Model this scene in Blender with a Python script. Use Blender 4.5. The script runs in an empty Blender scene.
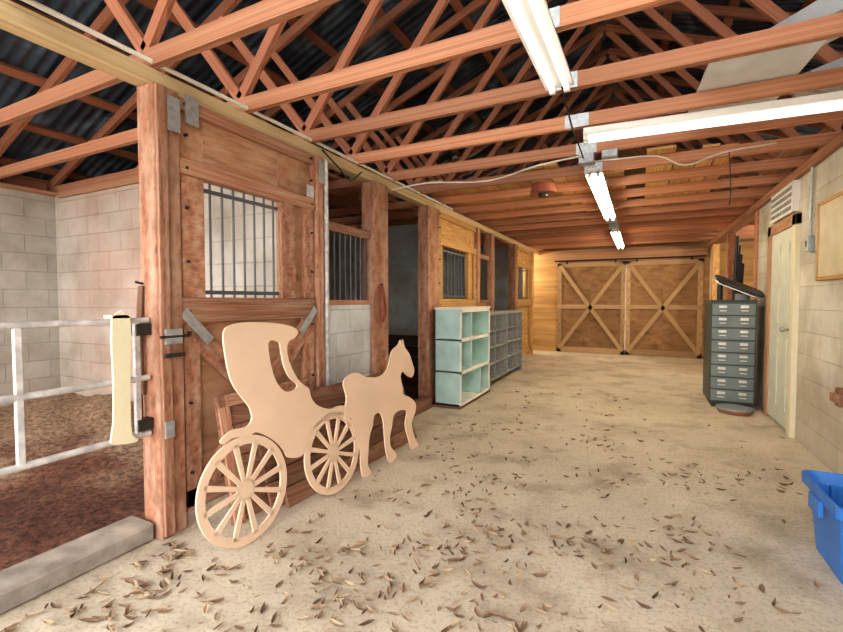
import bpy, math, random
from mathutils import Vector, Matrix, noise
from mathutils.geometry import tessellate_polygon
random.seed(7)
SC=bpy.context.scene
# ---------------------------------------------------------------- materials
def newmat(name):
    m=bpy.data.materials.new(name); m.use_nodes=True
    nt=m.node_tree; b=nt.nodes["Principled BSDF"]
    return m,nt,b
def N(nt,t,**k):
    n=nt.nodes.new(t)
    for a,v in k.items(): setattr(n,a,v)
    return n
def ramp(nt,stops):
    r=N(nt,"ShaderNodeValToRGB"); e=r.color_ramp.elements
    e[0].position=stops[0][0]; e[0].color=(*stops[0][1],1)
    e[1].position=stops[-1][0]; e[1].color=(*stops[-1][1],1)
    for p,c in stops[1:-1]:
        x=e.new(p); x.color=(*c,1)
    return r
def wood(name,c1,c2,stain=None,rough=.75,var=.35,freq=14,bump=.15,knots=True):
    m,nt,b=newmat(name); L=nt.links
    u=N(nt,"ShaderNodeUVMap"); mp=N(nt,"ShaderNodeMapping"); mp.inputs[3].default_value=(1.2,freq,1)
    L.new(u.outputs[0],mp.inputs[0])
    n=N(nt,"ShaderNodeTexNoise"); n.inputs["Scale"].default_value=3; n.inputs["Detail"].default_value=6; n.inputs["Distortion"].default_value=.6
    L.new(mp.outputs[0],n.inputs[0])
    r=ramp(nt,[(.3,c1),(.72,c2)]); L.new(n.outputs[0],r.inputs[0])
    col=r.outputs[0]
    if stain:
        mp2=N(nt,"ShaderNodeMapping"); mp2.inputs[3].default_value=(1,2.6,1); L.new(u.outputs[0],mp2.inputs[0])
        n2=N(nt,"ShaderNodeTexNoise"); n2.inputs["Scale"].default_value=2.0; n2.inputs["Detail"].default_value=4
        L.new(mp2.outputs[0],n2.inputs[0])
        r2=ramp(nt,[(.42,(0,0,0)),(.68,(.8,.8,.8))]); L.new(n2.outputs[0],r2.inputs[0])
        mx=N(nt,"ShaderNodeMixRGB"); L.new(r2.outputs[0],mx.inputs[0]); L.new(col,mx.inputs[1]); mx.inputs[2].default_value=(*stain,1); col=mx.outputs[0]
    if knots:
        mp3=N(nt,"ShaderNodeMapping"); mp3.inputs[3].default_value=(1.6,5,1); L.new(u.outputs[0],mp3.inputs[0])
        vo=N(nt,"ShaderNodeTexVoronoi"); vo.inputs["Scale"].default_value=1.5; L.new(mp3.outputs[0],vo.inputs[0])
        r4=ramp(nt,[(.03,(.35,.30,.28)),(.09,(1,1,1))]); L.new(vo.outputs[0],r4.inputs[0])
        mk=N(nt,"ShaderNodeMixRGB",blend_type='MULTIPLY'); mk.inputs[0].default_value=.8; L.new(col,mk.inputs[1]); L.new(r4.outputs[0],mk.inputs[2]); col=mk.outputs[0]
        mp5=N(nt,"ShaderNodeMapping"); mp5.inputs[3].default_value=(.7,7,1); L.new(u.outputs[0],mp5.inputs[0])
        n5=N(nt,"ShaderNodeTexNoise"); n5.inputs["Scale"].default_value=2.2; n5.inputs["Detail"].default_value=4; L.new(mp5.outputs[0],n5.inputs[0])
        r6=ramp(nt,[(.32,(.46,.40,.36)),(.54,(1,1,1))]); L.new(n5.outputs[0],r6.inputs[0])
        m6=N(nt,"ShaderNodeMixRGB",blend_type='MULTIPLY'); m6.inputs[0].default_value=.58; L.new(col,m6.inputs[1]); L.new(r6.outputs[0],m6.inputs[2]); col=m6.outputs[0]
    at=N(nt,"ShaderNodeAttribute",attribute_name="Var")
    mr=N(nt,"ShaderNodeMapRange"); mr.inputs[3].default_value=1-var; mr.inputs[4].default_value=1+var
    L.new(at.outputs["Fac"],mr.inputs[0])
    hs=N(nt,"ShaderNodeHueSaturation"); L.new(mr.outputs[0],hs.inputs["Value"]); L.new(col,hs.inputs["Color"])
    L.new(hs.outputs[0],b.inputs["Base Color"]); b.inputs["Roughness"].default_value=rough
    bp=N(nt,"ShaderNodeBump"); bp.inputs["Strength"].default_value=bump; bp.inputs["Distance"].default_value=.01
    L.new(n.outputs[0],bp.inputs["Height"]); L.new(bp.outputs[0],b.inputs["Normal"])
    return m
def plain(name,c,rough=.6,metal=0,var=.12,scale=6,bump=0,emit=None,es=0):
    m,nt,b=newmat(name); L=nt.links
    tc=N(nt,"ShaderNodeTexCoord"); n=N(nt,"ShaderNodeTexNoise"); n.inputs["Scale"].default_value=scale; n.inputs["Detail"].default_value=5
    L.new(tc.outputs["Object"],n.inputs[0])
    r=ramp(nt,[(.3,tuple(x*(1-var) for x in c)),(.7,tuple(min(1,x*(1+var)) for x in c))]); L.new(n.outputs[0],r.inputs[0])
    L.new(r.outputs[0],b.inputs["Base Color"]); b.inputs["Roughness"].default_value=rough; b.inputs["Metallic"].default_value=metal
    if emit: b.inputs["Emission Color"].default_value=(*emit,1); b.inputs["Emission Strength"].default_value=es
    if bump:
        bp=N(nt,"ShaderNodeBump"); bp.inputs["Strength"].default_value=bump; bp.inputs["Distance"].default_value=.01
        L.new(n.outputs[0],bp.inputs["Height"]); L.new(bp.outputs[0],b.inputs["Normal"])
    return m
def block(name,axis,c,mort,stain=None,stainc=(.5,.25,.2)):
    m,nt,b=newmat(name); L=nt.links
    tc=N(nt,"ShaderNodeTexCoord"); sp=N(nt,"ShaderNodeSeparateXYZ"); cb=N(nt,"ShaderNodeCombineXYZ")
    L.new(tc.outputs["Object"],sp.inputs[0]); L.new(sp.outputs[1 if axis=='x' else 0],cb.inputs[0]); L.new(sp.outputs[2],cb.inputs[1])
    br=N(nt,"ShaderNodeTexBrick"); br.inputs["Scale"].default_value=1; br.inputs["Brick Width"].default_value=.4; br.inputs["Row Height"].default_value=.2
    br.inputs["Mortar Size"].default_value=.006; br.inputs["Mortar Smooth"].default_value=.6
    br.inputs["Color1"].default_value=(*c,1); br.inputs["Color2"].default_value=(*[x*.90 for x in c],1); br.inputs["Mortar"].default_value=(*mort,1)
    L.new(cb.outputs[0],br.inputs[0])
    n=N(nt,"ShaderNodeTexNoise"); n.inputs["Scale"].default_value=1.8; n.inputs["Detail"].default_value=8; n.inputs["Roughness"].default_value=.6; L.new(tc.outputs["Object"],n.inputs[0])
    r=ramp(nt,[(.34,(.58,.53,.46)),(.60,(1,1,1))]); L.new(n.outputs[0],r.inputs[0])
    mx=N(nt,"ShaderNodeMixRGB",blend_type='MULTIPLY'); mx.inputs[0].default_value=.85; L.new(br.outputs[0],mx.inputs[1]); L.new(r.outputs[0],mx.inputs[2])
    col=mx.outputs[0]
    mrd=N(nt,"ShaderNodeMapRange"); mrd.inputs[1].default_value=1.0; mrd.inputs[2].default_value=0; mrd.inputs[3].default_value=0; mrd.inputs[4].default_value=.8; L.new(sp.outputs[2],mrd.inputs[0])
    mld=N(nt,"ShaderNodeMath",operation='MULTIPLY'); L.new(mrd.outputs[0],mld.inputs[0]); L.new(n.outputs[0],mld.inputs[1])
    mxd=N(nt,"ShaderNodeMixRGB"); L.new(mld.outputs[0],mxd.inputs[0]); L.new(col,mxd.inputs[1]); mxd.inputs[2].default_value=(.30,.20,.13,1); col=mxd.outputs[0]
    if stain:
        n2=N(nt,"ShaderNodeTexNoise"); n2.inputs["Scale"].default_value=1.2; n2.inputs["Detail"].default_value=8; n2.inputs["Roughness"].default_value=.6; L.new(tc.outputs["Object"],n2.inputs[0])
        mr=N(nt,"ShaderNodeMapRange"); mr.inputs[1].default_value=stain[1]; mr.inputs[2].default_value=stain[2]; L.new(sp.outputs[0],mr.inputs[0])
        mrb=N(nt,"ShaderNodeMapRange"); mrb.inputs[1].default_value=-3.7; mrb.inputs[2].default_value=-4.4; L.new(sp.outputs[0],mrb.inputs[0])
        mb_=N(nt,"ShaderNodeMath",operation='MULTIPLY'); L.new(mr.outputs[0],mb_.inputs[0]); L.new(mrb.outputs[0],mb_.inputs[1])
        ml=N(nt,"ShaderNodeMath",operation='MULTIPLY'); L.new(mb_.outputs[0],ml.inputs[0])
        r3=ramp(nt,[(.34,(.20,.20,.20)),(.64,(.72,.72,.72))]); L.new(n2.outputs[0],r3.inputs[0]); L.new(r3.outputs[0],ml.inputs[1])
        m2=N(nt,"ShaderNodeMixRGB"); L.new(ml.outputs[0],m2.inputs[0]); L.new(col,m2.inputs[1]); m2.inputs[2].default_value=(*stainc,1); col=m2.outputs[0]
    L.new(col,b.inputs["Base Color"]); b.inputs["Roughness"].default_value=.85
    bp=N(nt,"ShaderNodeBump"); bp.inputs["Strength"].default_value=.6; bp.inputs["Distance"].default_value=.008; bp.invert=True
    L.new(br.outputs["Fac"],bp.inputs["Height"])
    n4=N(nt,"ShaderNodeTexNoise"); n4.inputs["Scale"].default_value=60; L.new(tc.outputs["Object"],n4.inputs[0])
    bp2=N(nt,"ShaderNodeBump"); bp2.inputs["Strength"].default_value=.25; bp2.inputs["Distance"].default_value=.004
    L.new(n4.outputs[0],bp2.inputs["Height"]); L.new(bp.outputs[0],bp2.inputs["Normal"]); L.new(bp2.outputs[0],b.inputs["Normal"])
    return m

M={}
M['joist']=wood("joist_pine",(.37,.135,.07),(.64,.32,.18),stain=(.60,.33,.21),var=.28)
M['roofwood']=wood("rafter_pine",(.25,.09,.05),(.46,.21,.12),var=.35)
M['redwood']=wood("weathered_red_wood",(.28,.11,.06),(.50,.25,.15),stain=(.56,.39,.29),var=.2,rough=.8,bump=.3)
M['ply']=wood("orange_plywood",(.38,.19,.10),(.53,.29,.17),stain=(.54,.36,.25),var=.15,freq=5)
M['goldply']=wood("golden_plywood",(.48,.27,.09),(.68,.42,.18),var=.2,freq=6)
M['deck']=wood("loft_deck_boards",(.46,.23,.09),(.70,.41,.19),var=.4,freq=8)
M['barndoor']=wood("barn_door_plywood",(.24,.13,.055),(.40,.235,.11),stain=(.29,.17,.09),var=.15,freq=5)
M['barntrim']=wood("barn_door_trim",(.38,.25,.13),(.54,.38,.22),var=.15)
M['cream']=wood("cream_plate_wood",(.56,.41,.22),(.76,.61,.38),var=.1)
M['creampaint']=wood("cream_painted_board",(.74,.67,.46),(.82,.76,.57),var=.05,knots=False)
M['doorpaint']=plain("pale_door_paint",(.64,.66,.57),rough=.5,var=.08)
M['darkwood']=wood("dark_brown_boards",(.16,.07,.04),(.34,.17,.10),stain=(.36,.21,.14),var=.3)
M['kick']=wood("kick_boards",(.06,.035,.025),(.14,.08,.06),var=.3)
M['mdf']=plain("peach_mdf",(.76,.56,.41),rough=.7,var=.07,scale=3)
M['greywood']=wood("grey_painted_wood",(.22,.23,.23),(.38,.39,.38),var=.15,knots=False)
M['mint']=plain("mint_paint",(.48,.66,.62),rough=.55,var=.12)
M['whitepaint']=plain("white_paint",(.80,.78,.74),rough=.5,var=.08)
M['gatepaint']=plain("grey_gate_paint",(.50,.48,.47),rough=.5,var=.3,scale=20)
M['blockL']=block("block_wall_left_paint",'x',(.53,.51,.46),(.42,.40,.36))
M['blockP']=block("block_partition_paint",'y',(.58,.55,.50),(.47,.43,.39),stain=(0,-6.2,-5.0),stainc=(.58,.34,.27))
M['blockP2']=block("block_partition_white",'y',(.62,.68,.72),(.50,.54,.56))
M['blockH']=block("block_half_wall_white",'x',(.74,.78,.82),(.54,.58,.61))
M['blockR']=block("block_wall_right_paint",'x',(.74,.71,.63),(.60,.57,.50))
M['galv']=plain("galvanised_steel",(.42,.45,.47),rough=.45,metal=.6,var=.2,scale=30)
M['duct']=plain("duct_sheet_metal",(.58,.63,.66),rough=.35,metal=.25,var=.15,scale=4)
M['iron']=plain("dark_iron",(.06,.055,.05),rough=.5,metal=.6)
M['barw']=plain("dark_grey_bars",(.11,.115,.125),rough=.45,metal=.3)
M['cab']=plain("cabinet_body_green_grey",(.06,.08,.075),rough=.45,metal=.2)
M['drawer']=plain("cabinet_drawer_grey",(.19,.22,.22),rough=.4,metal=.2)
M['chrome']=plain("bright_label_holder",(.70,.70,.66),rough=.3,metal=.6)
M['blue']=plain("blue_plastic",(.035,.18,.54),rough=.35,var=.1)
M['black']=plain("black_plastic",(.03,.03,.032),rough=.5)
M['fix']=plain("white_fixture_enamel",(.85,.84,.80),rough=.35,var=.04)
M['tube_dim']=plain("fluorescent_tube_cool",(.95,.95,.95),rough=.3,emit=(1,.98,.95),es=.9)
M['tube_lit']=plain("fluorescent_tube_warm",(.95,.95,.9),rough=.3,emit=(1,.86,.60),es=52)
M['cable']=plain("cable_white",(.75,.72,.66),rough=.5)
M['cableb']=plain("cable_black",(.03,.03,.03),rough=.5)
M['rope']=plain("rope_red_brown",(.30,.10,.07),rough=.9,scale=80)
M['board']=plain("brass_notice_board",(.60,.52,.36),rough=.45,var=.1)
M['redpaint']=plain("dull_red_paint",(.35,.12,.08),rough=.5)
M['insul']=plain("white_translucent_panel",(.72,.76,.77),rough=.3,var=.1)
M['conc']=plain("curb_concrete",(.32,.28,.24),rough=.9,var=.35,scale=8,bump=.5)

m,nt,b=newmat("dark_roof_sheet"); L=nt.links
tc=N(nt,"ShaderNodeTexCoord"); n=N(nt,"ShaderNodeTexNoise"); n.inputs["Scale"].default_value=1.6; n.inputs["Detail"].default_value=7; n.inputs["Distortion"].default_value=1.0
L.new(tc.outputs["Object"],n.inputs[0]); r=ramp(nt,[(.34,(.018,.034,.058)),(.52,(.05,.085,.13)),(.68,(.20,.29,.38))]); L.new(n.outputs[0],r.inputs[0])
wv=N(nt,"ShaderNodeTexWave",wave_type='BANDS',bands_direction='Y'); wv.inputs["Scale"].default_value=3.3; L.new(tc.outputs["Object"],wv.inputs[0])
r2=ramp(nt,[(.2,(.62,.62,.62)),(.6,(1,1,1))]); L.new(wv.outputs["Fac"],r2.inputs[0])
mx=N(nt,"ShaderNodeMixRGB",blend_type='MULTIPLY'); mx.inputs[0].default_value=.6; L.new(r.outputs[0],mx.inputs[1]); L.new(r2.outputs[0],mx.inputs[2])
L.new(mx.outputs[0],b.inputs["Base Color"]); b.inputs["Roughness"].default_value=.38
bp=N(nt,"ShaderNodeBump"); bp.inputs["Strength"].default_value=.6; bp.inputs["Distance"].default_value=.03; L.new(wv.outputs["Fac"],bp.inputs["Height"]); L.new(bp.outputs[0],b.inputs["Normal"])
M['roof']=m
m,nt,b=newmat("dusty_concrete_floor"); L=nt.links
tc=N(nt,"ShaderNodeTexCoord")
n=N(nt,"ShaderNodeTexNoise"); n.inputs["Scale"].default_value=.9; n.inputs["Detail"].default_value=9; n.inputs["Roughness"].default_value=.65; L.new(tc.outputs["Object"],n.inputs[0])
r=ramp(nt,[(.28,(.42,.36,.28)),(.45,(.60,.53,.425)),(.7,(.72,.65,.53))]); L.new(n.outputs[0],r.inputs[0])
n2=N(nt,"ShaderNodeTexNoise"); n2.inputs["Scale"].default_value=48; n2.inputs["Detail"].default_value=10; n2.inputs["Roughness"].default_value=.8; L.new(tc.outputs["Object"],n2.inputs[0])
r2=ramp(nt,[(.36,(.46,.41,.36)),(.50,(1,1,1))]); L.new(n2.outputs[0],r2.inputs[0])
mx=N(nt,"ShaderNodeMixRGB",blend_type='MULTIPLY'); mx.inputs[0].default_value=.8; L.new(r.outputs[0],mx.inputs[1]); L.new(r2.outputs[0],mx.inputs[2])
n3=N(nt,"ShaderNodeTexNoise"); n3.inputs["Scale"].default_value=2.4; n3.inputs["Detail"].default_value=8; n3.inputs["Roughness"].default_value=.62; L.new(tc.outputs["Object"],n3.inputs[0])
r5=ramp(nt,[(.34,(.56,.52,.47)),(.50,(1,1,1))]); L.new(n3.outputs[0],r5.inputs[0])
mx5=N(nt,"ShaderNodeMixRGB",blend_type='MULTIPLY'); mx5.inputs[0].default_value=.7; L.new(mx.outputs[0],mx5.inputs[1]); L.new(r5.outputs[0],mx5.inputs[2])
L.new(mx5.outputs[0],b.inputs["Base Color"]); b.inputs["Roughness"].default_value=.8
bp=N(nt,"ShaderNodeBump"); bp.inputs["Strength"].default_value=.35; bp.inputs["Distance"].default_value=.01; L.new(n2.outputs[0],bp.inputs["Height"]); L.new(bp.outputs[0],b.inputs["Normal"])
M['floor']=m
m,nt,b=newmat("stall_dirt_and_shavings"); L=nt.links
tc=N(nt,"ShaderNodeTexCoord"); sp=N(nt,"ShaderNodeSeparateXYZ"); L.new(tc.outputs["Object"],sp.inputs[0])
n=N(nt,"ShaderNodeTexNoise"); n.inputs["Scale"].default_value=1.3; n.inputs["Detail"].default_value=7; L.new(tc.outputs["Object"],n.inputs[0])
ad=N(nt,"ShaderNodeMath",operation='MULTIPLY_ADD'); L.new(sp.outputs[2],ad.inputs[0]); ad.inputs[1].default_value=2.6; L.new(n.outputs[0],ad.inputs[2])
r=ramp(nt,[(.42,(.17,.055,.033)),(.64,(.32,.14,.085)),(.82,(.60,.40,.26))]); L.new(ad.outputs[0],r.inputs[0])
n2=N(nt,"ShaderNodeTexNoise"); n2.inputs["Scale"].default_value=26; n2.inputs["Detail"].default_value=10; n2.inputs["Roughness"].default_value=.8; L.new(tc.outputs["Object"],n2.inputs[0])
r2=ramp(nt,[(.42,(.26,.23,.22)),(.57,(1.0,1.0,1.0))]); L.new(n2.outputs[0],r2.inputs[0])
mx=N(nt,"ShaderNodeMixRGB",blend_type='MULTIPLY'); mx.inputs[0].default_value=.9; L.new(r.outputs[0],mx.inputs[1]); L.new(r2.outputs[0],mx.inputs[2])
L.new(mx.outputs[0],b.inputs["Base Color"]); b.inputs["Roughness"].default_value=.95
bp=N(nt,"ShaderNodeBump"); bp.inputs["Strength"].default_value=1; bp.inputs["Distance"].default_value=.04; L.new(n2.outputs[0],bp.inputs["Height"]); L.new(bp.outputs[0],b.inputs["Normal"])
M['dirt']=m
m,nt,b=newmat("dry_leaf"); L=nt.links
at=N(nt,"ShaderNodeAttribute",attribute_name="Var"); r=ramp(nt,[(0,(.13,.075,.045)),(.5,(.29,.19,.12)),(1,(.54,.42,.29))]); L.new(at.outputs["Fac"],r.inputs[0]); L.new(r.outputs[0],b.inputs["Base Color"]); b.inputs["Roughness"].default_value=.8
M['leaf']=m

# ---------------------------------------------------------------- mesh builder
class MB:
    def __init__(s,name): s.n=name; s.v=[]; s.f=[]; s.fm=[]; s.uv=[]; s.var=[]; s.mats=[]; s.sm=[]
    def mi(s,k):
        if k not in s.mats: s.mats.append(k)
        return s.mats.index(k)
    def prim(s,vs,fs,mat,axes=None,smooth=False,var=None):
        base=len(s.v); s.v+= [tuple(v) for v in vs]; mi=s.mi(mat)
        if axes is None: axes=(Vector((0,1,0)),Vector((1,0,0)),Vector((0,0,1)))
        Lx,A,B=axes; off=random.random()*7; vr=random.random() if var is None else var
        for f in fs:
            s.f.append([base+i for i in f]); s.fm.append(mi); s.sm.append(smooth); s.var.append(vr)
            s.uv.append([(Vector(vs[i]).dot(Lx)+off,Vector(vs[i]).dot(A)+Vector(vs[i]).dot(B)+off) for i in f])
    def box(s,x0,x1,y0,y1,z0,z1,mat,var=None,ax=None):
        vs=[(x,y,z) for x in(x0,x1) for y in(y0,y1) for z in(z0,z1)]
        fs=[(0,1,3,2),(4,6,7,5),(0,4,5,1),(2,3,7,6),(0,2,6,4),(1,5,7,3)]
        d=[abs(x1-x0),abs(y1-y0),abs(z1-z0)]; i=d.index(max(d)) if ax is None else ax
        E=[Vector((1,0,0)),Vector((0,1,0)),Vector((0,0,1))]
        s.prim(vs,fs,mat,(E[i],E[(i+1)%3],E[(i+2)%3]),var=var); return s
    def beam(s,p0,p1,w,h,mat,side=None,var=None):
        p0=Vector(p0);p1=Vector(p1); d=(p1-p0).normalized()
        sd=Vector(side) if side else Vector((0,1,0)); sd=(sd-d*sd.dot(d)).normalized(); u=d.cross(sd)
        vs=[]
        for p in(p0,p1):
            for a in(-.5,.5):
                for c in(-.5,.5): vs.append(p+sd*a*w+u*c*h)
        fs=[(0,1,3,2),(4,6,7,5),(0,4,5,1),(2,3,7,6),(0,2,6,4),(1,5,7,3)]
        s.prim(vs,fs,mat,(d,sd,u),var=var); return s
    def cyl(s,p0,p1,r,mat,seg=12,r1=None,caps=True):
        p0=Vector(p0);p1=Vector(p1); d=(p1-p0).normalized(); a=d.orthogonal().normalized(); c=d.cross(a); r1=r if r1 is None else r1
        vs=[];
        for i in range(seg):
            t=2*math.pi*i/seg; q=a*math.cos(t)+c*math.sin(t); vs.append(p0+q*r); vs.append(p1+q*r1)
        fs=[(2*i,2*((i+1)%seg),2*((i+1)%seg)+1,2*i+1) for i in range(seg)]
        s.prim(vs,fs,mat,(d,a,c),smooth=True)
        if caps: s.prim(vs,[tuple(2*i for i in reversed(range(seg))),tuple(2*i+1 for i in range(seg))],mat,(d,a,c))
        return s
    def path(s,pts,r,mat,seg=8,sub=4):
        pts=[Vector(p) for p in pts]; q=[]
        n=len(pts)
        for i in range(n-1):
            p0=pts[max(i-1,0)];p1=pts[i];p2=pts[i+1];p3=pts[min(i+2,n-1)]
            for k in range(sub):
                t=k/sub; q.append(.5*((2*p1)+(p2-p0)*t+(2*p0-5*p1+4*p2-p3)*t*t+(3*p1-p0-3*p2+p3)*t**3))
        q.append(pts[-1]); vs=[]
        for i,p in enumerate(q):
            d=(q[min(i+1,len(q)-1)]-q[max(i-1,0)]).normalized(); a=d.cross(Vector((.13,.21,.97))).normalized(); c=d.cross(a)
            for k in range(seg):
                t=2*math.pi*k/seg; vs.append(p+(a*math.cos(t)+c*math.sin(t))*r)
        fs=[(i*seg+k,i*seg+(k+1)%seg,(i+1)*seg+(k+1)%seg,(i+1)*seg+k) for i in range(len(q)-1) for k in range(seg)]
        s.prim(vs,fs,mat,smooth=True); return s
    def sheet(s,loops,P,Uv,Vv,th,mat):
        Nn=Uv.cross(Vv).normalized()
        fl=[Vector((a,b_,0)) for l in loops for a,b_ in l]
        tris=tessellate_polygon([[Vector((a,b_,0)) for a,b_ in l] for l in loops])
        n=len(fl); vs=[P+Uv*p.x+Vv*p.y+Nn*th/2 for p in fl]+[P+Uv*p.x+Vv*p.y-Nn*th/2 for p in fl]
        fs=[]
        for t in tris:
            a,b_,c=t; cr=(fl[b_]-fl[a]).cross(fl[c]-fl[a]).z
            if abs(cr)<1e-12: continue
            if cr<0: a,c=c,a
            fs.append((a,b_,c)); fs.append((c+n,b_+n,a+n))
        o=0
        for l in loops:
            k=len(l)
            for i in range(k): j=(i+1)%k; fs.append((o+i,o+i+n,o+j+n,o+j))
            o+=k
        s.prim(vs,fs,mat,(Uv,Vv,Nn)); return s
    def done(s,bevel=0,parent=None):
        me=bpy.data.meshes.new(s.n); me.from_pydata(s.v,[],s.f)
        for k in s.mats: me.materials.append(M[k])
        me.polygons.foreach_set("material_index",s.fm); me.polygons.foreach_set("use_smooth",s.sm)
        ul=me.uv_layers.new(name="UVMap"); ca=me.color_attributes.new("Var",'FLOAT_COLOR','CORNER')
        flat=[];cv=[]
        for u,f,vr in zip(s.uv,s.f,s.var):
            for c in u: flat+=c
            cv+=[vr,vr,vr,1]*len(f)
        ul.data.foreach_set("uv",flat); ca.data.foreach_set("color",cv)
        me.update(); o=bpy.data.objects.new(s.n,me); SC.collection.objects.link(o)
        if bevel:
            bm=o.modifiers.new("bevel",'BEVEL'); bm.width=bevel; bm.segments=1; bm.limit_method='ANGLE'
        if parent: o.parent=parent
        return o
def smooth_loop(pts,sub=4):
    n=len(pts); out=[]; P=[Vector((a,b_)) for a,b_ in pts]
    for i in range(n):
        p0,p1,p2,p3=P[i-1],P[i],P[(i+1)%n],P[(i+2)%n]
        for k in range(sub):
            t=k/sub; q=.5*((2*p1)+(p2-p0)*t+(2*p0-5*p1+4*p2-p3)*t*t+(3*p1-p0-3*p2+p3)*t**3); out.append((q.x,q.y))
    return out

XL,XR,YB=-6.06,5.1,11.3
CX=(XL+XR)/2; SL=.40
def zr(x): return 2.60+(XR-CX-abs(x-CX))*SL
# ---------------------------------------------------------------- shell
MB("floor").box(XL-.2,XR+.2,-1.2,YB+.3,-.2,0,'floor').done()
MB("ground").box(-14,13,-12,-1.2,-.25,-.02,'floor').done()
b=MB("wall_left"); b.box(XL-.2,XL,-1.0,YB+.2,0,2.50,'blockL'); b.box(XL-.2,XL-.16,-1.4,YB+.2,2.50,2.70,'roofwood'); b.done()
b=MB("wall_far_right"); b.box(XR,XR+.2,-1.0,YB+.2,0,2.50,'blockL'); b.box(XR+.16,XR+.2,-1.4,YB+.2,2.50,2.70,'roofwood'); b.done()
MB("wall_right").box(1.31,1.51,-1.0,6.80,0,2.41,'blockR').done()
b=MB("wall_partition"); b.box(XL,-2.41,2.69,2.85,0,2.50,'blockP'); b.done()
b=MB("wall_partition.001"); b.box(XL,-2.41,6.30,6.46,.71,2.50,'blockP2'); b.box(XL,-2.41,6.32,6.46,0,.71,'blockP2')
for i in range(4): b.box(XL,-2.42,6.27,6.31,.02+i*.175,.185+i*.175,'kick')
b.done()
MB("wall_partition.002").box(XL,-2.41,9.9,10.05,0,2.50,'blockP2').done()
b=MB("wall_back"); b.box(XL,-1.80,YB,YB+.2,0,2.5,'goldply'); b.box(1.18,XR,YB,YB+.2,0,2.5,'goldply'); b.box(-1.80,1.18,YB,YB+.2,2.16,2.5,'ply')
b.prim([(XL-.3,YB+.1,2.5),(XR+.3,YB+.1,2.5),(XR+.3,YB+.1,2.76),(CX,YB+.1,zr(CX)+.25),(XL-.3,YB+.1,2.76)],[(0,1,2,3,4)],'barndoor'); b.done()
b=MB("roof"); 
for s in(-1,1):
    xe=XL-.3 if s<0 else XR+.3
    b.prim([(xe,-1.4,zr(xe)+.14),(CX,-1.4,zr(CX)+.14),(CX,YB+.3,zr(CX)+.14),(xe,YB+.3,zr(xe)+.14)],[(0,1,2,3)],'roof')
b.done()
b=MB("roof_purlins")
for s in(-1,1):
    for k in range(10):
        x=CX+s*(.12+k*.6); 
        if x<XL or x>XR: continue
        b.beam((x,-1.3,zr(x)+.12),(x,YB,zr(x)+.12),.09,.035,'roofwood',side=(1,0,-s*SL))
b.done()
T0=1.47-.615*4
k=0
while T0+.615*k<YB:
    y=T0+.615*k; k+=1
    b=MB("roof_truss"); t=.04
    for x0,x1 in((XL-.15,-.42),(-.42,XR+.15)): b.beam((x0,y,2.545),(x1,y,2.545),t,.09,'joist')
    for s in(-1,1):
        xe=XL-.25 if s<0 else XR+.25
        b.beam((xe,y,zr(xe)+.045),(CX,y,zr(CX)+.045),t,.09,'roofwood')
        xm=CX+s*2.8; xn=CX+s*1.87
        b.beam((xm,y,zr(xm)),(xn,y,2.59),t*.9,.07,'roofwood',var=.95); b.beam((xn,y,2.59),(CX+s*.04,y,zr(CX)-.02),t*.9,.07,'roofwood',var=.9)
    for yy in(y-.0225,y+.0225): b.box(-.50,-.34,yy-.001,yy+.001,2.50,2.59,'galv')
    b.done()
b=MB("ceiling"); x=-2.35
while x<1.3:
    w=random.choice([.14,.19,.24]); 
    y=4.3+random.random()*.9
    while y<YB-.1:
        l=random.uniform(1.6,3.2); y1=min(y+l,YB-.02)
        if random.random()>.12: b.box(x,x+w-.012,y,y1-.006,2.592,2.615,random.choice(['deck','goldply','deck','ply']),ax=1)
        y=y1
    x+=w
b.done()
b=MB("beam_left"); b.box(-2.40,-2.30,-1.0,5.0,2.411,2.498,'cream',ax=1); b.box(-2.40,-2.30,5.0,YB,2.411,2.498,'cream',ax=1); b.done(.004)
b=MB("beam_right"); b.box(1.27,1.42,-1.0,YB,2.412,2.498,'joist',ax=1); b.done(.004)
b=MB("trim_1"); b.box(XL,XL+.12,-1,YB,2.47,2.499,'ply'); b.done()
b=MB("trim_2"); b.box(XL+.12,-2.42,2.66,2.69,2.44,2.499,'ply'); b.done()
MB("concrete_curb").box(-2.50,-2.30,-1.0,1.43,0,.10,'conc').done(.015)
def dirt(name,x0,x1,y0,y1,pile):
    nx,ny=60,60; vs=[];fs=[]
    for i in range(nx+1):
        for j in range(ny+1):
            x=x0+(x1-x0)*i/nx; y=y0+(y1-y0)*j/ny
            h=.035+.03*noise.noise((x*1.5,y*1.5,0))+.02*noise.noise((x*6,y*6,3))
            if pile:
                d=math.hypot((x+5.0)/2.2,(y-2.6)/1.45); h+=.24*max(0,1-d)**.8*(1+.4*noise.noise((x*3,y*3,1)))
            vs.append((x,y,max(h,.005)))
    for i in range(nx):
        for j in range(ny):
            a=i*(ny+1)+j; fs.append((a,a+ny+1,a+ny+2,a+1))
    b=MB(name); b.prim(vs,fs,'dirt',smooth=True); b.done()
dirt("dirt_floor",XL,-2.50,-.95,2.69,True); dirt("dirt_floor",XL,-2.41,2.85,6.27,False)

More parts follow.
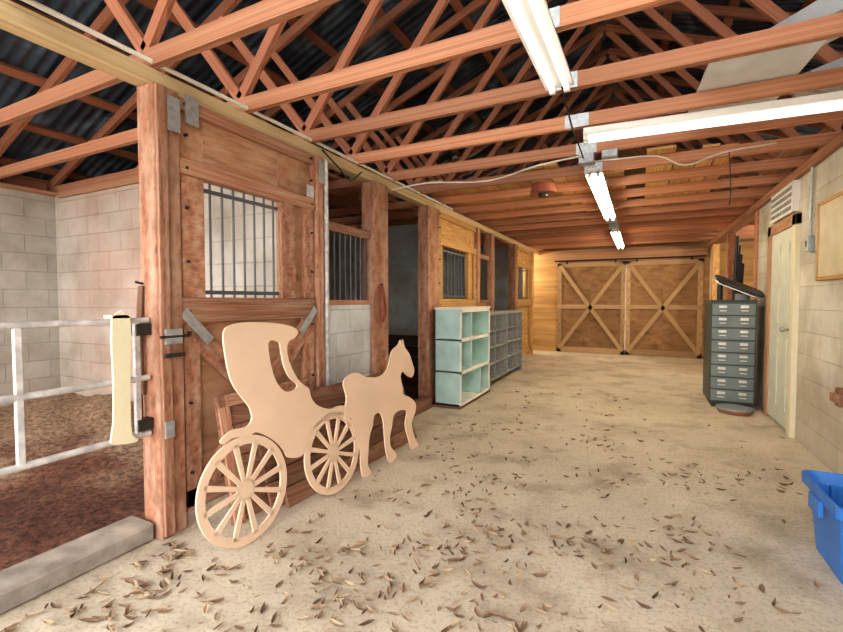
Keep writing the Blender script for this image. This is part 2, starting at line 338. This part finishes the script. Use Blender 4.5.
# ---------------------------------------------------------------- stall fronts
FX=-2.28
def post(y0,y1,x0=-2.40,x1=-2.26,z1=2.41,mat='redwood'):
    b=MB("wood_post"); b.box(x0,x1,y0,y1,0,z1,mat); b.done(.006)
post(1.44,1.585); post(2.72,2.80,z1=2.41); post(3.53,3.80); post(4.72,5.05); post(6.50,6.62); post(7.20,7.38); post(8.75,8.95); post(10.35,10.5,mat='goldply')
b=MB("post_facing_board"); b.box(-2.258,-2.236,1.445,1.50,0.02,2.40,'redwood'); b.box(-2.445,-2.402,1.46,1.52,.0,1.35,'redwood'); b.done(.003)
def stall_door(y0,y1,mf,mp,zt=2.40,lower=True,nb=7):
    b=MB("stall_door"); x1=FX; x0=FX-.035; w=y1-y0
    sw=.14
    ya,yb=y0+sw+.03,y1-sw-.20*(w>1)
    xs0,xs1=x0-.02,x0
    b.box(xs0,xs1,y0,y1,.08,1.15,mp); b.box(xs0,xs1,y0,ya,1.15,zt,mp); b.box(xs0,xs1,yb,y1,1.15,zt,mp); b.box(xs0,xs1,ya,yb,1.98,zt,mp,ax=1)
    b.box(x0,x1,y0,y0+sw,1.30,1.98,mf); b.box(x0,x1,yb,yb+sw,1.30,1.98,mf)
    b.box(x0,x1+.012,y0-.02,y1,1.98,2.07,mf,ax=1)
    b.box(x0,x1,y0,y1,2.33,zt,mf,ax=1)
    b.box(x0,x1+.012,y0-.02,y1,1.15,1.30,mf,ax=1)
    b.box(x0,x1,y1-.10,y1,1.30,1.98,mf); b.box(x0,x1,y1-.12,y1,.10,1.15,mf); b.box(x0,x1,y0,y0+.10,.10,1.15,mf)
    b.box(x0,x1,y0,y1,.08,.20,mf,ax=1)
    if lower:
        b.beam((x0+.017,y0+.03,1.13),(x0+.017,y1-.15,.22),.034,.12,mf,side=(1,0,0)); b.beam((x0+.02,y1-.03,1.13),(x0+.02,y0+.15,.22),.036,.12,mf,side=(1,0,0))
        for yc,s in((y0+.07,1),(y1-.08,-1)):
            b.beam((x1+.016,yc-s*.08,1.22),(x1+.016,yc+s*.09,1.04),.004,.06,'galv',side=(1,0,0))
    for i in range(nb):
        y=ya+(yb-ya)*(i+.5)/nb; b.cyl((x0-.005,y,1.29),(x0-.005,y,2.0),.008,'barw',8)
    for z in(1.33,1.93): b.box(x0-.012,x0+.002,ya,yb,z-.012,z+.012,'barw')
    for z in(.3,.7,1.1,1.22,1.5,1.8,2.02,2.2,2.37):
        b.cyl((x1-.002,y0+.03,z),(x1+.016,y0+.03,z),.009,'iron',8); b.cyl((x1-.002,y1-.03,z),(x1+.016,y1-.03,z),.009,'iron',8)
    return b.done(.003)
stall_door(1.60,2.70,'redwood','ply')
stall_door(5.06,6.48,'goldply','goldply',lower=False)
stall_door(8.97,10.33,'goldply','goldply',lower=False)
b=MB("galvanised_tie_plates")
b.box(-2.236,-2.232,1.50,1.57,2.18,2.36,'galv'); b.box(-2.265,-2.256,1.62,1.70,2.26,2.42,'galv'); b.box(-2.278,-2.274,2.62,2.70,2.02,2.16,'galv')
b.box(-2.256,-2.252,2.735,2.79,2.2,2.38,'galv'); b.done()
b=MB("half_wall"); b.box(-2.40,-2.30,2.85,3.525,0,1.24,'blockH'); b.done()
b=MB("stall_bars"); x=-2.33
b.box(x-.025,x+.025,2.81,3.53,1.24,1.285,'redwood',ax=1); b.box(x-.025,x+.03,2.81,3.53,1.86,1.93,'redwood',ax=1)
for i in range(9):
    y=2.86+i*.078; b.cyl((x,y,1.27),(x,y,1.88),.009,'barw',8)
b.done()
b=MB("stall_bars"); b.box(x-.025,x+.025,6.62,7.20,1.24,1.285,'redwood',ax=1); b.box(x-.025,x+.03,6.62,7.20,1.95,2.02,'redwood',ax=1)
for i in range(8): b.cyl((x,6.66+i*.07,1.27),(x,6.66+i*.07,1.97),.009,'iron',8)
b.box(x-.02,x+.0,6.62,7.20,.05,1.24,'goldply',ax=1); b.done()
b=MB("vertical_pipe"); b.cyl((-2.26,2.83,.02),(-2.26,2.83,2.4),.018,'gatepaint'); b.done()
b=MB("hanging_rope_halter"); b.path([(-2.245,3.60,1.42),(-2.24,3.56,1.30),(-2.24,3.60,1.12),(-2.24,3.67,1.08),(-2.24,3.71,1.20),(-2.245,3.66,1.42)],.011,'rope'); b.path([(-2.245,3.63,1.42),(-2.23,3.65,1.24),(-2.235,3.62,1.02)],.009,'rope'); b.cyl((-2.262,3.63,1.42),(-2.22,3.63,1.44),.007,'iron'); b.done()
b=MB("lead_rope"); b.path([(-2.385,1.43,1.36),(-2.39,1.42,1.20),(-2.40,1.425,.95),(-2.385,1.42,.72),(-2.395,1.425,.60)],.010,'darkwood'); b.path([(-2.37,1.43,1.36),(-2.375,1.42,1.1),(-2.37,1.425,.78)],.009,'darkwood'); b.cyl((-2.378,1.445,1.37),(-2.378,1.40,1.38),.006,'iron'); b.done()
b=MB("kick_plank"); b.box(-2.30,-2.22,2.85,3.5,.02,.20,'darkwood',ax=1); b.box(-2.30,-2.20,3.85,4.7,.0,.14,'darkwood',ax=1); b.done(.004)

b=MB("stall_gate"); x=-2.33
for z in(1.178,.875,.579): b.cyl((x,-.05,z),(x,1.43,z),.0155,'gatepaint',12)
for y in(-.02,.885,1.37): b.box(x-.012,x+.012,y-.014,y+.014,.57,1.185,'gatepaint')
b.box(x-.03,x+.02,1.36,1.441,1.10,1.16,'iron'); b.box(x-.03,x+.02,1.36,1.441,.60,.66,'iron')
gate=b.done(.003)
b=MB("cream_strap_board"); P=Vector((-2.295,0,0))
lp=[(1.235,1.20),(1.318,1.20),(1.315,.98),(1.31,.75),(1.315,.60),(1.345,.575),(1.33,.56),(1.26,.57),(1.215,.59),(1.23,.68),(1.235,.9)]
b.sheet([smooth_loop(lp,2)],P,Vector((0,1,0)),Vector((0,0,1)),.014,'creampaint'); b.box(-2.36,-2.288,1.235,1.318,1.195,1.21,'creampaint'); b.done(parent=gate)
b=MB("door_latch"); b.box(-2.236,-2.215,1.45,1.56,.98,1.0,'iron'); b.cyl((-2.225,1.43,1.09),(-2.225,1.60,1.09),.008,'iron'); b.box(-2.236,-2.22,1.46,1.55,1.05,1.13,'galv'); b.box(-2.236,-2.225,1.45,1.50,.55,.64,'galv'); b.done()

# ---------------------------------------------------------------- carriage + horse cutout
P0=Vector((-1.83,1.5,0)); U=Vector((0.055,1,0)).normalized(); V=Vector((-0.10,0,1)).normalized(); Nn=U.cross(V).normalized()
carr=[(.078,1.118),(.123,1.157),(.232,1.168),(.420,1.153),(.551,1.127),(.597,1.093),(.568,1.058),(.517,1.038),(.495,.985),(.510,.905),(.550,.820),(.602,.762),(.650,.728),(.661,.669),(.717,.606),(.827,.562),(.908,.565),(.991,.547),(1.018,.506),(.951,.494),(.839,.506),(.703,.487),(.616,.433),(.583,.368),(.528,.336),(.435,.360),(.409,.409),(.356,.476),(.277,.538),(.219,.565),(.172,.555),(.075,.572),(.026,.555),(.011,.579),(.078,.612),(.171,.610),(.207,.644),(.199,.700),(.177,.738),(.133,.800),(.095,.88),(.078,1.0)]
hole=[(.36,1.04),(.44,1.04),(.45,.98),(.465,.89),(.50,.82),(.555,.765),(.51,.74),(.44,.755),(.38,.85)]
horse=[(98,70),(103,75),(113,76),(125,71),(140,69),(151,72),(157,79),(162,87),(172,91),(176,95),(178,90),(180,95),(182,88),(188,82),(192,73),(194,66),(189,61),(181,64),(175,68),(171,64),(173,55),(173,49),(182,45),(191,38),(190,31),(182,22),(185,9),(190,1.5),(186,0.5),(178,1),(176,8),(172,23),(176,34),(165,37),(156,35),(152,27),(148,20),(148,12),(154,5),(153,1),(144,1),(141,14),(141,25),(141,34),(138,41),(130,41),(127,34),(122,27),(119,17),(117,8),(120,1),(111,.5),(109,9),(110,20),(107,28),(104,37),(103,46),(98,42),(96,50),(100,60)]
horse=[(a/100,b_/100) for a,b_ in horse]
b=MB("carriage_cutout")
b.sheet([smooth_loop(carr,4),smooth_loop(hole,4)],P0+Nn*0,U,V,.012,'mdf')
def wheel(cu,cv,R,ns,off):
    P=P0+Nn*off
    ring=lambda r,n=48:[(cu+r*math.cos(2*math.pi*i/n),cv+r*math.sin(2*math.pi*i/n)) for i in range(n)]
    b.sheet([ring(R),ring(R-.045)],P,U,V,.012,'mdf'); b.sheet([ring(.055,24)],P,U,V,.012,'mdf')
    for i in range(ns):
        a=2*math.pi*(i+.3)/ns; c,s=math.cos(a),math.sin(a); w0,w1=.011,.015
        q=[(cu+c*.045-s*w0,cv+s*.045+c*w0),(cu+c*.045+s*w0,cv+s*.045-c*w0),(cu+c*(R-.03)+s*w1,cv+s*(R-.03)-c*w1),(cu+c*(R-.03)-s*w1,cv+s*(R-.03)+c*w1)]
        b.sheet([q],P,U,V,.012,'mdf')
wheel(.133,.285,.28,12,.0); wheel(.825,.272,.265,12,.0)
b.done()
MB("horse_cutout").sheet([smooth_loop(horse,4)],P0+Nn*.002,U,V,.012,'mdf').done()
b=MB("leaning_boards")
def lean(y0,y1,xb,xt,zt,mat,th=.022,z0=.0,fr=None):
    dx=(xt-xb)/zt
    Vv=Vector((dx,0,1)).normalized(); Uu=Vector((.05,1,0)).normalized(); P=Vector((xb,y0,z0)); H_=zt
    n=4
    for i in range(n):
        a=H_*i/n; c=H_*(i+1)/n-.006
        b.sheet([[(0,a),(y1-y0,a),(y1-y0,c),(0,c)]],P,Uu,Vv,th,mat)
    if fr:
        for r in([(0,0),(.07,0),(.07,H_),(0,H_)],[(y1-y0-.07,0),(y1-y0,0),(y1-y0,H_),(y1-y0-.07,H_)],[(0,H_-.07),(y1-y0,H_-.07),(y1-y0,H_),(0,H_)]):
            b.sheet([r],P+Vector((th,0,0)),Uu,Vv,.02,fr)
lean(1.72,2.45,-2.06,-2.20,.74,'darkwood',fr='redwood')
lean(1.95,3.50,-1.99,-2.17,.66,'darkwood')
lean(2.02,3.60,-1.925,-2.08,.50,'darkwood')
b.done(.002)

# ---------------------------------------------------------------- shelves
b=MB("mint_bookcase"); x0,x1,y0,y1,z=-2.20,-1.88,4.78,5.90,1.17
b.box(x0,x1,y0,y0+.02,.0,z,'mint'); b.box(x0,x1,y1-.02,y1,.0,z,'mint'); b.box(x0,x0+.012,y0,y1,0,z,'mint')
b.box(x0-.01,x1+.015,y0-.01,y1+.01,z,z+.025,'whitepaint'); b.box(x0,x1,y0,y1,.0,.05,'whitepaint')
for zz in(.42,.80): b.box(x0,x1,y0,y1,zz,zz+.022,'mint')
b.box(x0,x1,y0+.40,y0+.42,.42,z,'mint'); b.box(x0,x1,y0+.75,y0+.77,.05,.42,'mint')
for yy in(y0,y1-.04): b.box(x1,x1+.012,yy,yy+.04,0,z,'whitepaint')
for zz in(.0,.40,.785,z-.035): b.box(x1,x1+.012,y0,y1,zz,zz+.04,'whitepaint')
b.box(x0-.03,x1+.02,y0-.02,y1,-.0,.03,'darkwood'); b.done(.002)
b=MB("grey_pigeonhole_shelf"); x0,x1,y0,y1,z=-2.2,-1.92,6.0,8.0,1.08
b.box(x0,x1,y0,y0+.02,0,z,'greywood'); b.box(x0,x1,y1-.02,y1,0,z,'greywood'); b.box(x0,x0+.01,y0,y1,.0,z,'greywood'); b.box(x0-.01,x1+.01,y0-.01,y1+.01,z,z+.025,'greywood')
for i in range(5): b.box(x0,x1,y0,y1,.10+i*.24,.12+i*.24,'greywood',ax=1)
for i in range(1,6): b.box(x0,x1,y0+i*.333,y0+i*.333+.018,.1,z,'greywood')
b.done(.002)
b=MB("white_step_shelf"); 
for i,(z,d) in enumerate([(.35,.5),(.75,.42),(1.15,.36),(1.55,.3)]): b.box(-3.2,-3.2+d,10.45,11.15,z,z+.03,'whitepaint')
b.box(-3.22,-3.18,10.45,11.15,0,1.8,'whitepaint'); b.box(-3.2,-2.7,10.44,10.47,0,.36,'whitepaint'); b.box(-3.2,-2.7,11.12,11.15,0,.36,'whitepaint'); b.done()

# ---------------------------------------------------------------- barn doors
def barn_door(name,x0,x1):
    b=MB(name); y=YB-.005; z0,z1=.003,2.18; fw_=.10
    w=(x1-x0)/2
    for i in range(2): b.box(x0+i*w,x0+(i+1)*w,y-.02,y,z0,z1,'barndoor',ax=2)
    a,c=y-.045,y-.02
    b.box(x0,x0+fw_,a,c,z0,z1,'barntrim'); b.box(x1-fw_,x1,a,c,z0,z1,'barntrim'); b.box(x0,x1,a,c,z1-fw_,z1,'barntrim'); b.box(x0,x1,a,c,z0,z0+.13,'barntrim')
    zm=1.12; b.box(x0,x1,a-.001,c,zm-.05,zm+.05,'barntrim')
    for p,q in(((x0+.05,z0+.08),(x1-.05,z1-.06)),((x1-.05,z0+.08),(x0+.05,z1-.06))): b.beam((p[0],a-.012,p[1]),(q[0],a-.012,q[1]),.024,.09,'barntrim',side=(0,1,0))
    b.box(x0+.2,x0+.24,a-.03,a,z1-.02,z1+.07,'iron'); b.box(x1-.24,x1-.2,a-.03,a,z1-.02,z1+.07,'iron')
    b.done(.002)
barn_door("door_1",-1.84,-.306); barn_door("door_2",-.304,1.22)
b=MB("trim_3"); b.box(-1.95,1.28,YB-.09,YB-.01,2.25,2.42,'ply'); b.cyl((-1.9,YB-.07,2.235),(1.26,YB-.07,2.235),.015,'iron'); b.done(.003)

# ---------------------------------------------------------------- right wall things
b=MB("door_3"); x=1.31
b.box(x-.03,x-.005,5.26,6.02,.03,1.98,'doorpaint',ax=2)
for y0,y1,z0,z1 in((5.36,5.60,.2,.9),(5.68,5.92,.2,.9),(5.36,5.60,1.05,1.85),(5.68,5.92,1.05,1.85)): b.box(x-.038,x-.03,y0,y1,z0,z1,'doorpaint')
b.cyl((x-.03,5.32,1.0),(x-.08,5.32,1.0),.010,'galv'); b.cyl((x-.07,5.32,1.0),(x-.10,5.32,1.0),.024,'galv',16)
b.box(x-.045,x,5.16,5.26,0,2.08,'creampaint'); b.box(x-.045,x,6.02,6.14,0,2.08,'ply'); b.box(x-.045,x,5.16,6.14,1.98,2.09,'ply',ax=1); b.done(.003)
b=MB("louvered_vent"); b.box(x-.05,x,5.24,6.02,2.11,2.40,'whitepaint')
for i in range(9):
    for j in range(4): b.box(x-.056,x-.05,5.29+i*.08,5.34+i*.08,2.14+j*.062,2.175+j*.062,'greywood')
b.done()
b=MB("notice_board"); b.box(x-.02,x-.0,4.05,4.66,1.46,2.05,'board'); 
for r in((4.03,4.06,1.44,2.07),(4.64,4.67,1.44,2.07)): b.box(x-.028,x,*r,'goldply')
b.box(x-.028,x,4.03,4.67,2.04,2.07,'goldply',ax=1); b.box(x-.028,x,4.03,4.67,1.44,1.47,'goldply',ax=1); b.done(.002)
b=MB("switch_box"); b.box(x-.045,x,4.81,4.89,1.70,1.83,'galv'); b.cyl((x-.02,4.85,1.83),(x-.02,4.85,2.41),.011,'galv'); b.box(x-.05,x-.045,4.84,4.86,1.74,1.79,'iron'); b.done(.003)
b=MB("wall_bracket_block"); b.box(x-.05,x,4.05,4.12,.53,.66,'darkwood'); b.box(x-.075,x-.05,4.04,4.13,.56,.62,'darkwood'); b.done(.003)
for yy,w,mt in((6.86,.14,'joist'),(8.9,.14,'joist'),(10.6,.14,'goldply')):
    b=MB("wood_post"); b.box(1.30,1.42,yy,yy+w,0,2.41,mt); b.done(.005)
b=MB("wall_right_rear"); b.box(1.34,1.40,9.1,10.58,0,1.2,'ply'); b.box(1.34,1.40,10.75,YB,0,2.4,'whitepaint'); b.done()
b=MB("wall_side_room"); b.box(1.51,XR,6.6,6.75,0,2.5,'blockP2'); b.done()
b=MB("black_gutter_pipes")
for i in range(4): b.cyl((1.12+i*.035,7.4+i*.07,.02),(1.17+i*.03,7.28+i*.05,2.15-i*.12),.022,'black',10)
b.done()

b=MB("card_filing_cabinet"); x0,x1,y0,y1=.76,1.21,6.25,6.82
b.box(x0,x1,y0,y1,.06,1.27,'cab'); b.box(x0+.03,x1-.03,y0+.03,y1-.03,0,.06,'iron')
n=8; h=(1.27-.10)/n
for i in range(n):
    z0=.085+i*h; 
    b.box(x0+.015,x1-.015,y0-.012,y0,z0,z0+h-.015,'drawer')
    for xc in(x0+.12,x1-.12):
        b.box(xc-.04,xc+.04,y0-.018,y0-.012,z0+.08,z0+.112,'chrome'); b.box(xc-.035,xc+.035,y0-.03,y0-.012,z0+.042,z0+.055,'chrome')
b.box(x0-.005,x1+.005,y0-.005,y1,1.27,1.285,'cab'); b.done(.004)
b=MB("round_metal_tray"); b.cyl((.98,6.03,.0),(.98,6.03,.05),.15,'darkwood',28,r1=.18); b.cyl((.98,6.03,.05),(.98,6.03,.065),.18,'galv',28); b.done()
b=MB("tilted_black_tray"); 
P=Vector((.80,6.2,1.53)); Uu=Vector((1,0,-.46)).normalized(); Vv=Vector((.1,1,.18)).normalized()
b.sheet([smooth_loop([(0,0),(.12,-.03),(.4,-.05),(.50,-.02),(.52,.2),(.50,.42),(.3,.45),(.02,.42)],3)],P,Uu,Vv,.018,'black')
b.sheet([smooth_loop([(.02,0),(.12,-.02),(.36,-.03),(.46,0),(.48,.2),(.46,.4),(.3,.43),(.02,.4)],3)],P+Vector((0,0,-.035)),Uu,Vv,.012,'insul')
b.cyl((.86,6.35,1.285),(.86,6.35,1.50),.03,'black',16); b.cyl((1.1,6.45,1.285),(1.1,6.45,1.36),.075,'greywood',20); b.done()

b=MB("blue_recycling_bin")
def rbox(cx,cy,hx,hy,z,r=.05,seg=5):
    out=[]
    for (sx,sy,a0) in((1,1,0),(-1,1,90),(-1,-1,180),(1,-1,270)):
        for k in range(seg+1):
            a=math.radians(a0+90*k/seg); out.append(Vector((cx+sx*(hx-r)+r*math.cos(a),cy+sy*(hy-r)+r*math.sin(a),z)))
    return out
cx,cy=1.01,2.74
rings=[rbox(cx,cy,.175,.20,.0),rbox(cx,cy,.20,.235,.32),rbox(cx,cy,.225,.262,.322),rbox(cx,cy,.228,.265,.375),rbox(cx,cy,.214,.252,.378),rbox(cx,cy,.19,.23,.32),rbox(cx,cy,.165,.19,.012)]
n=len(rings[0]); vs=[p for r in rings for p in r]; fs=[]
for i in range(len(rings)-1):
    for k in range(n): fs.append((i*n+k,i*n+(k+1)%n,(i+1)*n+(k+1)%n,(i+1)*n+k))
fs.append(tuple(range((len(rings)-1)*n,len(rings)*n))); fs.append(tuple(reversed(range(n))))
b.prim(vs,fs,'blue')
for s in(-1,1):
    for t in(-.1,0,.1): b.box(cx+t-.012,cx+t+.012,cy+s*.215-.02,cy+s*.215+.02,.05,.32,'blue')
b.box(cx-.238,cx-.218,cy-.07,cy+.07,.25,.33,'blue'); b.done(.003)

# ---------------------------------------------------------------- light fixtures
def fixture(p0,p1,tube,w=.15,z=2.44):
    b=MB("fluorescent_light"); p0=Vector((*p0,z)); p1=Vector((*p1,z)); d=(p1-p0).normalized(); s=Vector((-d.y,d.x,0))
    b.beam(p0+Vector((0,0,.03)),p1+Vector((0,0,.03)),.09,.05,'fix',side=s)
    for q in(-1,1):
        b.beam(p0+s*q*w*.3+Vector((0,0,.012)),p1+s*q*w*.3+Vector((0,0,.012)),w*.42,.006,'fix',side=s+Vector((0,0,-.35*q)))
        b.cyl(p0+s*q*w*.25+d*.03+Vector((0,0,-.015)),p1+s*q*w*.25-d*.03+Vector((0,0,-.015)),.014,tube,12)
        for e in(p0+d*.012,p1-d*.012): b.beam(e+s*q*w*.25+Vector((0,0,-.03)),e+s*q*w*.25+Vector((0,0,.02)),.03,.024,'fix',side=s)
    return b.done()
fixture((-.43,1.25),(-.41,2.52),'tube_dim'); fixture((-.38,3.36),(1.26,3.46),'tube_dim')
fixture((-.40,4.35),(-.40,6.8),'tube_lit'); fixture((-.40,8.2),(-.40,10.6),'tube_lit')
b=MB("hanging_round_item"); b.cyl((-.93,4.75,2.40),(-.93,4.75,2.50),.14,'redpaint',24,r1=.11); b.cyl((-.93,4.75,2.37),(-.93,4.75,2.40),.05,'iron',16); b.done()  # unidentified round red hanging item, modelled as a short tapered cylinder
b=MB("junction_box"); b.box(-.48,-.36,3.9,4.0,2.42,2.5,'galv'); b.box(-.30,-.18,3.88,4.0,2.44,2.5,'galv'); b.done(.003)
b=MB("electric_cables")
b.path([(-.42,3.95,2.44),(-.2,3.7,2.36),(.1,3.9,2.40),(.3,4.0,2.33),(.55,4.1,2.42),(.9,4.2,2.47)],.006,'cable')
b.path([(-.45,3.9,2.48),(-.8,3.8,2.42),(-1.3,4.0,2.40),(-1.9,3.95,2.44),(-2.28,3.9,2.40)],.008,'cable')
b.path([(-.41,2.56,2.48),(-.405,2.9,2.39),(-.42,3.2,2.42),(-.44,3.9,2.46)],.006,'cableb')
b.path([(.62,4.3,2.48),(.64,4.32,2.2),(.63,4.3,2.05)],.004,'cableb')
b.path([(-2.28,.5,2.52),(-2.28,2.0,2.515),(-2.28,3.5,2.51),(-2.28,5.5,2.50)],.013,'cable')
b.path([(-2.23,2.75,2.45),(-2.22,2.95,2.36),(-2.22,3.1,2.30),(-2.24,3.3,2.42)],.007,'cableb')
b.done()
b=MB("stored_panels")
for (c,a,w,h,tx,ty) in(((.33,2.80,2.603),.06,.5,.95,0,.0),):
    Uu=Vector((math.cos(a),math.sin(a),tx)).normalized(); Vv=Vector((-math.sin(a),math.cos(a),ty)).normalized()
    b.sheet([[(0,0),(w,0),(w,h),(0,h)]],Vector(c),Uu,Vv,.014,'insul')
b.done()
b=MB("stored_duct_lengths")
b.beam((.55,3.15,2.655),(1.25,2.35,2.665),.24,.11,'duct',side=(1,1,0)); b.beam((.95,3.75,2.66),(1.75,3.0,2.66),.26,.12,'duct',side=(1,1,0)); b.beam((.86,2.35,2.63),(1.9,2.5,2.64),.16,.06,'insul',side=(0,1,0))
for p in((.62,3.07),(1.18,2.43),(1.02,3.68)): b.beam((p[0]-.01,p[1]+.011,2.66),(p[0]+.01,p[1]-.011,2.66),.26,.125,'galv',side=(1,1,0))
b.done(.004)
b=MB("stored_lumber")
for i in range(6): b.box(-3.9+i*.16,-3.76+i*.16,3.6,8.5,2.592,2.63,'joist',ax=1)
b.done()

# ---------------------------------------------------------------- leaves
b=MB("dry_leaves"); n=0
while n<1750:
    x=random.uniform(-2.2,1.2); y=random.uniform(.4,6.5)
    dens=.60*math.exp(-max(0,y-1.2)/1.2)*(1 if x<.2 else .45)
    cl=noise.noise((x*2.2,y*2.2,5)); dens*=(.30+max(0,cl)*2.4)
    dens+=.6*max(0,noise.noise((x*1.8,y*1.2,9)))*math.exp(-max(0,y-2.8)/1.4)*(1 if x<.3 else .5)
    if x<-1.0 and y<1.9: dens+=.14
    if y>1.45 and x<-1.72: continue
    if .78<x<1.24 and 2.45<y<3.05: continue
    if .7<x and y>5.8: continue
    if random.random()>dens: continue
    n+=1; a=random.uniform(0,2*math.pi); l=random.uniform(.03,.08); w=l*random.uniform(.16,.32); cu=random.uniform(.004,.022); z=.002+random.random()*.006
    d=Vector((math.cos(a),math.sin(a),0)); s=Vector((-d.y,d.x,0)); c=Vector((x,y,z)); bend=s*random.uniform(-.35,.35)*l
    st=[(-.5,0,cu),(-.2,1,.3*cu),(.15,.9,.2*cu),(.5,0,cu)]
    vs=[]
    for t,ww,zz in st:
        p=c+d*l*t+bend*(t*t)+Vector((0,0,zz)); 
        vs+= [p-s*w*.5*ww+Vector((0,0,cu*.6*ww)),p,p+s*w*.5*ww+Vector((0,0,cu*.6*ww))]
    fs=[]
    for i in range(3): fs+=[(i*3,i*3+3,i*3+4,i*3+1),(i*3+1,i*3+4,i*3+5,i*3+2)]
    b.prim(vs,fs,'leaf')
b.done()

for loc,e in(((-3.0,10.75,2.3),90),((2.6,9.0,2.3),120)):
    b=MB("ceiling_bulb"); 
    x_,y_,z_=loc; b.cyl((x_,y_,z_+.05),(x_,y_,2.5),.012,'cable'); b.cyl((x_,y_,z_+.02),(x_,y_,z_+.07),.03,'fix'); ob=b.done()
    ld=bpy.data.lights.new("bulb",'POINT'); ld.energy=e; ld.color=(1,.88,.68); ld.shadow_soft_size=.04; lo=bpy.data.objects.new("bulb",ld); SC.collection.objects.link(lo); lo.location=loc; lo.parent=ob
# ---------------------------------------------------------------- camera, light
cam=bpy.data.cameras.new("camera"); co=bpy.data.objects.new("camera",cam); SC.collection.objects.link(co)
co.location=(0,0,1.285); co.rotation_euler=(math.radians(87.9),0,math.radians(26.46)); cam.sensor_width=36; cam.lens=439/843*36; cam.clip_start=.05
SC.camera=co
w=bpy.data.worlds.new("world"); SC.world=w; w.use_nodes=True; bg=w.node_tree.nodes["Background"]; bg.inputs[0].default_value=(1,.98,.95,1); bg.inputs[1].default_value=5.4
SC.view_settings.view_transform='Standard'
try: SC.view_settings.look='Medium High Contrast'
except Exception: pass
